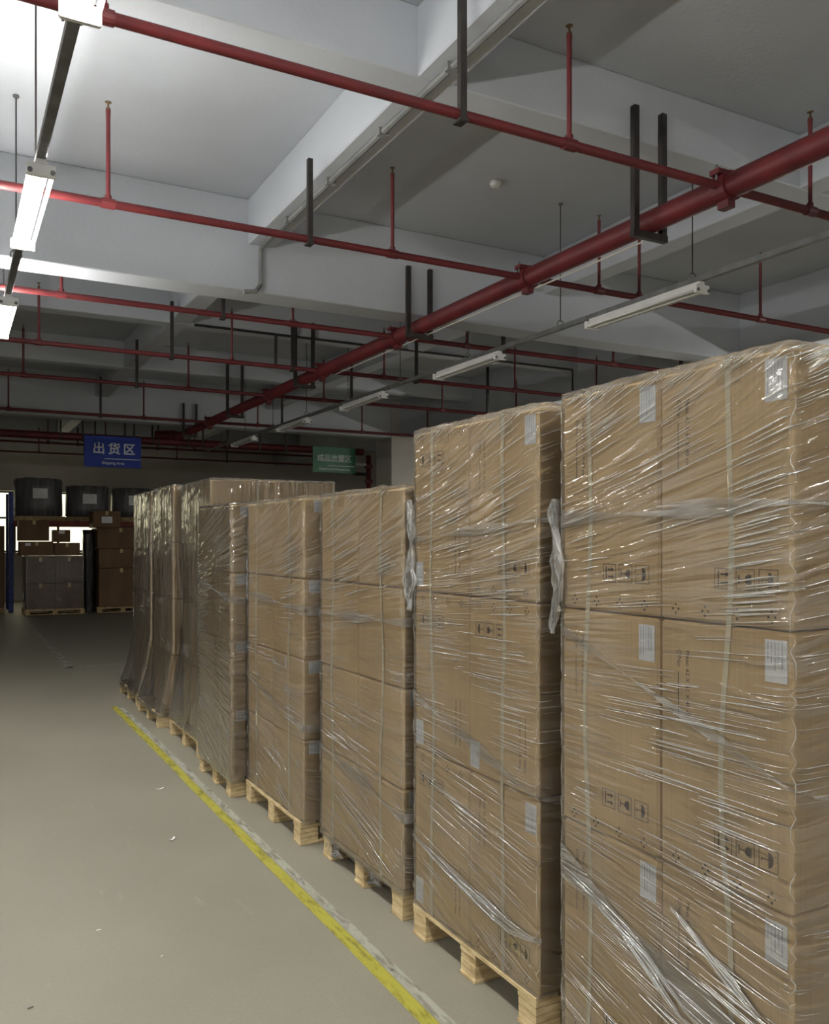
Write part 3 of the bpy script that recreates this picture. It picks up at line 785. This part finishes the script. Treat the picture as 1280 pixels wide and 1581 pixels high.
LAY = {2: ('bottom layer', 'top layer'), 3: ('bottom layer', 'middle layer', 'top layer'), 4: ('bottom layer', 'second layer up', 'third layer up', 'top layer')}
def stack(pid, bx, pl, nlay, lh, cols=2, depth=1, kind='big', straps=(), **fk):
    x0, x1, y0, y1 = bx
    pallet('pale wooden pallet under the %s' % PALN[pid], *pl)
    zt = PH+nlay*lh; cw = (y1-y0)/cols; cd = (x1-x0)/depth; g = 'cartons on the %s' % PALN[pid]; idx = pid*100
    for l in range(nlay):
        for c in range(cols):            # c = 0 near end
            for dd in range(depth):
                if dd > 0 and c > 0: continue
                ya = y0+c*cw; side = 'near' if c == 0 else 'far'
                if kind == 'big':
                    rot = fk.get('rots', {}).get((l, c), False)
                    st = dict(print=True, front=True, rot=rot, tape=(l == nlay-1))
                    txt = 'tan printed carton, %s, %s side, on the %s' % (LAY[nlay][l], side, PALN[pid])
                else:
                    st = dict(end=(.03 if l < nlay-1 else .055) if (c == 0 and dd == 0 and pid in (3, 4, 5)) else None, tape=(l == nlay-1), seam=False, tagf=(pid == 4 and l == 1 and c == 0))
                    txt = 'plain tan carton, %s, %s side%s, on the %s' % (LAY[nlay][l], side, ' back' if dd else '', PALN[pid])
                carton(x0+dd*cd, x0+(dd+1)*cd-.002, ya, ya+cw, PH+l*lh, PH+(l+1)*lh, txt, g, st, idx); idx += 1
    for i, y in enumerate(straps):
        strap(x0, x1, y, PH, zt, 'pale strapping band down the %s side of the %s' % (('far', 'near')[i] if len(straps) == 2 else ('far', 'middle', 'near')[i], PALN[pid]), pid*10+i)
    fk.pop('rots', None)
    film(pid, bx, pl, fk.pop('zb', PH-.01), zt, pid, **fk)
    return zt
fy = lambda px, X: on_x(px, 800, X).y
def rope_px(pts, X, y1): return [(y1-on_x(px, py, X).y, on_x(px, py, X).z) for px, py in pts]
B1 = (1.60, 2.22, 1.245, 2.035)
stack(1, B1, (1.59, 2.24, 1.245, 2.035), 3, .62, kind='big', straps=(fy(910, 1.6), fy(1125, 1.6)), nstr=480, clusters=((.62, .68, 1.42, 1.80, 34, .08, .17, .0019), (.60, .66, 1.36, 1.46, 10, .1, .17, .002), (.32, .45, .93, 1.20, 16, .1, .32, .0016), (.5, .62, .62, .98, 26, .06, .22, .0017), (.3, .6, .25, .62, 34, .1, .3, .0018), (.05, .45, 1.68, 1.95, 26, .08, .25, .0014), (.0, .1, 1.45, 1.66, 14, .04, .12, .0014)),
      bands=((1.62, 1.64, .05, .003), (.62, .36, .10, .003), (1.30, 1.02, .03, .003)),
      ropes=((rope_px([(866, 1332), (930, 1395), (1000, 1470), (1080, 1581)], 1.6, 2.035), .016),
             (rope_px([(955, 1425), (1010, 1500), (1060, 1575)], 1.6, 2.035), .012),
             (rope_px([(1040, 1400), (1120, 1500), (1180, 1570)], 1.6, 2.035), .014)),
      tails=((1.585, 2.05, 1.28, 1.68, .06),))
B2 = (1.63, 2.25, 2.197, 3.01)
stack(2, B2, (1.62, 2.27, 2.197, 3.01), 3, .62, kind='big', straps=(fy(668, 1.63), fy(778, 1.63)), nstr=380, clusters=((.0, .3, 1.50, 1.80, 34, .08, .22, .0015), (.5, .6, 1.55, 1.92, 26, .1, .22, .0016), (.55, .62, 1.30, 1.50, 10, .08, .2, .0018), (.1, .35, .5, .78, 20, .1, .3, .0016), (.0, .15, .72, .95, 10, .08, .2, .0016), (.2, .5, 1.05, 1.3, 8, .1, .25, .0015)),
      rots={(0, 1): True, (1, 1): True, (2, 1): True, (1, 0): True},
      bands=((1.56, 1.62, .04, .003), (.95, .75, .05, .003)),
      ropes=((rope_px([(641, 1288), (690, 1335), (740, 1385), (790, 1430), (832, 1452)], 1.63, 3.01), .022),), tails=((1.62, 3.03, 1.28, 1.72, .10),))
B3 = (1.635, 2.26, 3.12, 4.0)
stack(3, B3, (1.63, 2.26, 3.12, 3.97), 4, .414, kind='small', straps=(fy(513, 1.63), fy(588, 1.63)), nstr=300, clusters=((.05, .35, 1.30, 1.66, 30, .1, .28, .002), (.62, .7, 1.35, 1.6, 14, .08, .17, .002), (.0, .5, .5, .8, 18, .08, .25, .0018)),
      bands=((1.2, 1.22, .05, .003), (.55, .42, .06, .003)), tails=((1.66, 3.5, .02, .12, .25), (1.64, 3.85, .03, .11, .2)), zb=.10)
B4 = (1.59, 2.22, 4.13, 5.05)
stack(4, B4, (1.575, 2.22, 4.14, 5.05), 4, .414, kind='small', straps=(fy(397, 1.59), fy(447, 1.59)), nstr=240, clusters=((.62, .7, 1.36, 1.62, 22, .08, .18, .0022), (.6, .7, 1.12, 1.28, 12, .08, .2, .0022), (.0, .3, .75, 1.0, 14, .1, .25, .002), (.65, .72, .6, .85, 12, .08, .17, .002)), zb=.105,
      bands=((1.25, 1.2, .05, .003), (.75, .6, .04, .003)), tails=((1.60, 5.075, 1.2, 1.6, .08),))
B5 = (1.50, 2.15, 5.10, 5.86)
stack(5, B5, (1.5, 2.15, 5.12, 5.86), 4, .414, kind='small', straps=(fy(341, 1.5),), nstr=110, mat='loose_film', zb=.10, bands=((1.3, 1.2, .05, .003),), tails=())
B6 = (1.66, 2.62, 6.15, 6.98)
stack(6, B6, (1.57, 2.66, 6.13, 7.08), 4, .47, depth=2, kind='plain', straps=(fy(296, 1.66),), nstr=60, vert=True, mat='loose_film', flare=.75, zb=.13)
for i, x in enumerate((2.0, 2.3)):     # two bands crossing the visible end of the tall pallet
    zt = PH+4*.47; h = Vector((.007, 0, 0)); P = []
    for j in range(25):
        z = zt+.004-(zt-PH)*j/24; p = Vector((x+.012*math.sin(j*.4+i*2), 6.15-.006, z)); P.append([p-h, p+h])
    for p in ((x, 7.0, PH), (x, 7.0, zt+.004), (x, 6.144, zt+.005)): P.append([Vector(p)-h, Vector(p)+h])
    o = MB().grid(P).build('strapping_band', 'strap', origin=(x, 6.15, PH)); o.modifiers.new('thickness', 'SOLIDIFY').thickness = .0008
    tag(o, 'pale strapping band over the end of the taller sixth wrapped pallet, %s one' % ('left' if i == 0 else 'right'), 'strap')
B7 = (1.66, 2.5, 7.33, 8.12)
stack(7, B7, (1.53, 2.55, 7.3, 8.2), 4, .475, kind='plain', straps=(fy(258, 1.66),), nstr=50, vert=True, mat='loose_film', flare=.6, zb=.09)
B8 = (1.69, 2.5, 8.38, 9.2)
stack(8, B8, (1.55, 2.55, 8.34, 9.28), 4, .475, kind='plain', straps=(fy(222, 1.68),), nstr=50, vert=True, mat='loose_film', flare=.6, zb=.09)

# goods standing in the second row, seen over the third pallet
sx, sy = 4.05, 9.5
pallet('wooden pallet under the dark bale in the second row', 3.9, 5.0, 9.3, 10.3, 'wood_raw')
b = MB(); P = []
for i in range(12):
    f = i/11; row = []
    for j in range(28):
        t = 2*math.pi*j/28; sq = 1/max(abs(math.cos(t)), abs(math.sin(t)))**.85
        k = (.5+.02*noise.noise(Vector((t*2, f*4, 1))))*(1-.25*max(0, f-.85)/.15)
        row.append(Vector((4.45+k*sq*math.cos(t), 9.8+k*sq*.95*math.sin(t), PH+f*1.86)))
    P.append(row)
b.grid(P, True); b.f.append(tuple(len(b.v)-28+j for j in range(28)))
tag(b.build('wrapped_bale', 'bale_dark', origin=(4.45, 9.8, PH), smooth=True), 'dark film-wrapped bale in the second row behind the third wrapped pallet', 'bale')
q = on_y(529, 750, 9.6)
g_ = empty('goods_bag', (q.x, 9.6, PH+1.86), 'white bag printed in black lying on the dark bale', 'bag')
m = MB(); P = []
for i in range(7):
    f = i/6*math.pi; row = []
    for j in range(14):
        t = 2*math.pi*j/14; row.append(Vector((q.x+.14*math.cos(t)*math.sin(f)**.4, 9.6+.2*math.sin(t)*math.sin(f)**.4, PH+1.93-.065*math.cos(f))))
    P.append(row)
m.grid(P, True); m.build('bag_body', 'label_paper', g_, smooth=True)
k = MB()
for j in range(3): k.box(q.x-.07+.03*j*.4, q.x+.06-.02*j, 9.385, 9.395, PH+1.89+.03*j, PH+1.905+.03*j)
k.build('bag_print', 'label_ink', g_)

# ================================================================ RACK AND GOODS AT THE BACK
RY = 20.7
def at_b(px, py, Y): return on_y(px, py, Y)
rk = empty('pallet_rack', (at_b(14, 940, RY).x, RY, 0), 'blue and red pallet rack at the back of the hall', 'rack')
xa = at_b(17, 900, RY).x
for x in (xa-.0, xa+3.7, xa+7.4):
    for y in (RY, RY+1.0):
        u = MB().box(x-.05, x+.05, y-.04, y+.04, 0, 2.62).build('upright', 'rack_blue', rk, bevel=.004)
        if y == RY:
            k = MB()
            for zz in range(14): k.box(x-.012, x+.012, RY-.043, RY-.039, .2+zz*.17, .24+zz*.17)
            k.build('slots', 'black_plastic', u)
    for z in (.4, 1.2, 2.0):
        MB().tube([(x, RY, z), (x, RY+1, z+.4)], .015, 6).build('brace', 'rack_blue', rk)
xz = -1
for x in (xa, xa+3.7):
    for y in (RY, RY+1.0):
        MB().box(x+.05, x+3.65, y-.03, y+.03, 1.88, 2.0).build('rack_beam', 'rack_red', rk, bevel=.004)
for k_ in range(10):
    MB().box(xa+.1+k_*.66, xa+.62+k_*.66, RY-.02, RY+1.0, 2.0, 2.02).build('shelf_board', 'wood_raw', rk)
# second rack frame to the left edge
rk2 = empty('pallet_rack', (xa-1.7, RY, 0), 'dark end of another rack at the left edge of the photo', 'rack')
for x in (xa-.35,):
    MB().box(x-.05, x+.05, RY-.04, RY+.04, 0, 2.62).build('upright', 'rack_blue', rk2)
for z in (1.0, 2.0): MB().box(xa-2.6, xa-.4, RY-.03, RY+.03, z, z+.11).build('rack_beam', 'dark_steel', rk2)

def drum(px0, px1, ztop, label):
    pa, pb_ = at_b(px0, 790, RY+.4), at_b(px1, 790, RY+.4)
    cx, rad = (pa.x+pb_.x)/2, (pb_.x-pa.x)/2*1.0
    r = empty('wrapped_roll', (cx, RY+.45, 2.02), label, 'roll')
    P = []
    prof = [(0.9, 0), (1.0, .03), (1.0, .3), (.985, .7), (1.0, .93), (.93, .99), (.5, 1.0)]
    for f, h in prof:
        row = []
        for j in range(40):
            t = 2*math.pi*j/40; k = rad*f*(1+.03*noise.noise(Vector((math.cos(t)*4, math.sin(t)*4, cx+h*.6))))
            row.append(Vector((cx+k*math.cos(t), RY+.45+k*.9*math.sin(t), 2.10+h*(ztop-2.10)+.02*noise.noise(Vector((t*3, h, cx))))))
        P.append(row)
    m = MB(); m.grid(P, True); m.f.append(tuple(len(m.v)-40+j for j in range(40))); m.build('film_wrapped_body', 'bale_grey', r, smooth=True)
    pm = MB().box(cx-rad, cx+rad, RY-.02, RY+1.0, 2.02, 2.10)
    pm.build('base_board', 'wood_raw', r, label='flat board under the roll')
    label_part(r, Vector((cx-.15, RY+.45-rad*.9-.02, 2.1+(ztop-2.1)*.72)), (1, 0, 0), (0, 0, -1), .30, .22, int(px0))
    return r
drum(21, 97, CAMH+1.40, 'grey film-wrapped roll with a white label, leftmost on the rack shelf')
drum(101, 168, CAMH+1.26, 'grey film-wrapped roll with a white label, middle of the rack shelf')
drum(172, 236, CAMH+1.24, 'grey film-wrapped roll on the shelf, beside the tall wrapped pallets')

def bcarton(px0, px1, py0, py1, Y, dep, label, grp='dark cartons stacked at the back', lab=False, film_=False):
    a, b2 = on_y(px0, py1, Y), on_y(px1, py0, Y); pm = on_y((px0+px1)/2, py1, Y); pn = on_y((px0+px1)/2, py0, Y)
    return a.x, b2.x, pm.z, pn.z
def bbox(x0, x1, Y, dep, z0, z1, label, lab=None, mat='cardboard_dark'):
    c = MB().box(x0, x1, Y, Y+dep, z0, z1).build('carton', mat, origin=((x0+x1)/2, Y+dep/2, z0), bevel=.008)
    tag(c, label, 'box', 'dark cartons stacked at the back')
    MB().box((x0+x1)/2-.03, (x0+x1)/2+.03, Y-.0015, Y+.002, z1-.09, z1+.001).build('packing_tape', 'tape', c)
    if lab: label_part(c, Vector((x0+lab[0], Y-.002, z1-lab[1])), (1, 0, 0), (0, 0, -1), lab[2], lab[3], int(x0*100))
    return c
GY = 19.6
# left wrapped stack
xl, xr = on_y(38, 900, GY).x, on_y(131, 900, GY).x
pallet('wooden pallet under the dark wrapped stack at the back left', xl, xr, GY, GY+1.0, 'wood_raw')
hz = lambda px, py: on_y(px, py, GY).z
z1 = hz(80, 860)
mid = (xl+xr)/2
for i, (xx0, xx1) in enumerate(((xl+.03, mid-.005), (mid+.005, xr-.03))):
    for j in range(2):
        za, zb_ = PH+(z1-PH)*j/2, PH+(z1-PH)*(j+1)/2
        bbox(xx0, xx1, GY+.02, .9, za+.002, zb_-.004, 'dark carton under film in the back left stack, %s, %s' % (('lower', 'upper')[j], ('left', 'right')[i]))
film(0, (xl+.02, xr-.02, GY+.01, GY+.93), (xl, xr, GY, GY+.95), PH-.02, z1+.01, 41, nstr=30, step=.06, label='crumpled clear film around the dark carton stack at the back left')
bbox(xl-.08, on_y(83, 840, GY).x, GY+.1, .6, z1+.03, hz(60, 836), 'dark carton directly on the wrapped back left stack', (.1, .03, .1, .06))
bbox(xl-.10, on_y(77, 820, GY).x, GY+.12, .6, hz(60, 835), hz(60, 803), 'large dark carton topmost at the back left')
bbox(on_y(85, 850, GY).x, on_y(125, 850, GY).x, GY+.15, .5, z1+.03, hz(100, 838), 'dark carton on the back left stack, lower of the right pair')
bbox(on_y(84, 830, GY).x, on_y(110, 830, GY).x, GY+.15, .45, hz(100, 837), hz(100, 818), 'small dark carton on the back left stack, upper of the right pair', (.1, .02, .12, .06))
pallet('wooden pallet added under the masking carton at the left edge of the back', on_y(-75, 900, GY+.8).x, on_y(8, 900, GY+.8).x, GY+.8, GY+1.6, 'wood_raw')
bbox(on_y(-70, 900, GY+.8).x, on_y(7, 900, GY+.8).x, GY+.8, .7, PH+.002, on_y(0, 812, GY+.8).z, 'tall dark carton added to cover window glow beside the left rack post')  # carton and its pallet added to mask the lower window glow
# black wrapped column between the stacks
xb0, xb1 = on_y(128, 900, GY+.3).x, on_y(151, 900, GY+.3).x
P = []
for i in range(16):
    f = i/15; row = []
    for j in range(20):
        t = 2*math.pi*j/20; sq = 1/max(abs(math.cos(t)), abs(math.sin(t)))**.8
        k = (xb1-xb0)/2*(1+.1*noise.noise(Vector((t*2, f*8, 5))))
        row.append(Vector(((xb0+xb1)/2+k*sq*.85*math.cos(t), GY+.5+k*sq*math.sin(t), f*(on_y(140, 818, GY+.3).z))))
    P.append(row)
m = MB(); m.grid(P, True); m.f.append(tuple(len(m.v)-20+j for j in range(20)))
tag(m.build('wrapped_bundle', 'bale_dark', origin=((xb0+xb1)/2, GY+.5, 0), smooth=True), 'tall black film-wrapped bundle between the two back stacks', 'bundle')
# right stack
xl2, xr2 = on_y(153, 900, GY).x, on_y(222, 900, GY).x
pallet('wooden pallet under the right-hand dark stack at the back', xl2-.04, xr2+.1, GY, GY+1.0, 'wood_raw')
zz = [PH, on_y(180, 877, GY).z, on_y(180, 847, GY).z, on_y(180, 815, GY).z, on_y(165, 789, GY).z]
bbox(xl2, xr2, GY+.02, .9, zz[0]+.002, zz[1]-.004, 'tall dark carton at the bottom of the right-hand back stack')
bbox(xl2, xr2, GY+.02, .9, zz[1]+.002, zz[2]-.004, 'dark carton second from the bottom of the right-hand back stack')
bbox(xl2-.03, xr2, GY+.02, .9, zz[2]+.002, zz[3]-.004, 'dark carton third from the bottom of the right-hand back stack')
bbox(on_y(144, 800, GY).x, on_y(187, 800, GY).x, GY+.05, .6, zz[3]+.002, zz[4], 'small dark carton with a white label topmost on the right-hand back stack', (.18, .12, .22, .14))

# ================================================================ SCRAPS ON THE FLOOR
for i, (px, py, ln, a, mt, lb) in enumerate(((247, 1219, .05, .3, 'label_paper', 'short white paper scrap on the floor left of the yellow line, farther one'),
        (266, 1297, .05, .9, 'label_paper', 'short white paper scrap on the floor left of the yellow line, nearer one'),
        (152, 1437, .018, 0, 'label_paper', 'tiny white speck of litter on the open floor at lower left'),
        (250, 1477, .012, .5, 'label_paper', 'tiny white speck of litter on the open floor, lower middle'),
        (605, 1499, .012, .3, 'black_plastic', 'tiny black chip on the floor beside the yellow line'),
        (47, 1557, .02, .3, 'black_plastic', 'tiny dark chip in the lower left corner of the floor'))):
    d = CAMH*F/(py-835); r = (px-640)/F; X, Y = sn*d+cs*r*d, cs*d-sn*r*d
    P = []
    for k in range(6):
        t = k/5-.5; c0 = Vector((X+math.cos(a)*t*ln, Y+math.sin(a)*t*ln, .003+.006*(t*t*4)*(i < 2)))
        wv = Vector((-math.sin(a), math.cos(a), 0))*ln*.11; P.append([c0-wv, c0+wv])
    o = MB().grid(P).build('floor_scrap', mt, origin=(X, Y, 0)); o.modifiers.new('thickness', 'SOLIDIFY').thickness = .001
    tag(o, lb, 'litter')
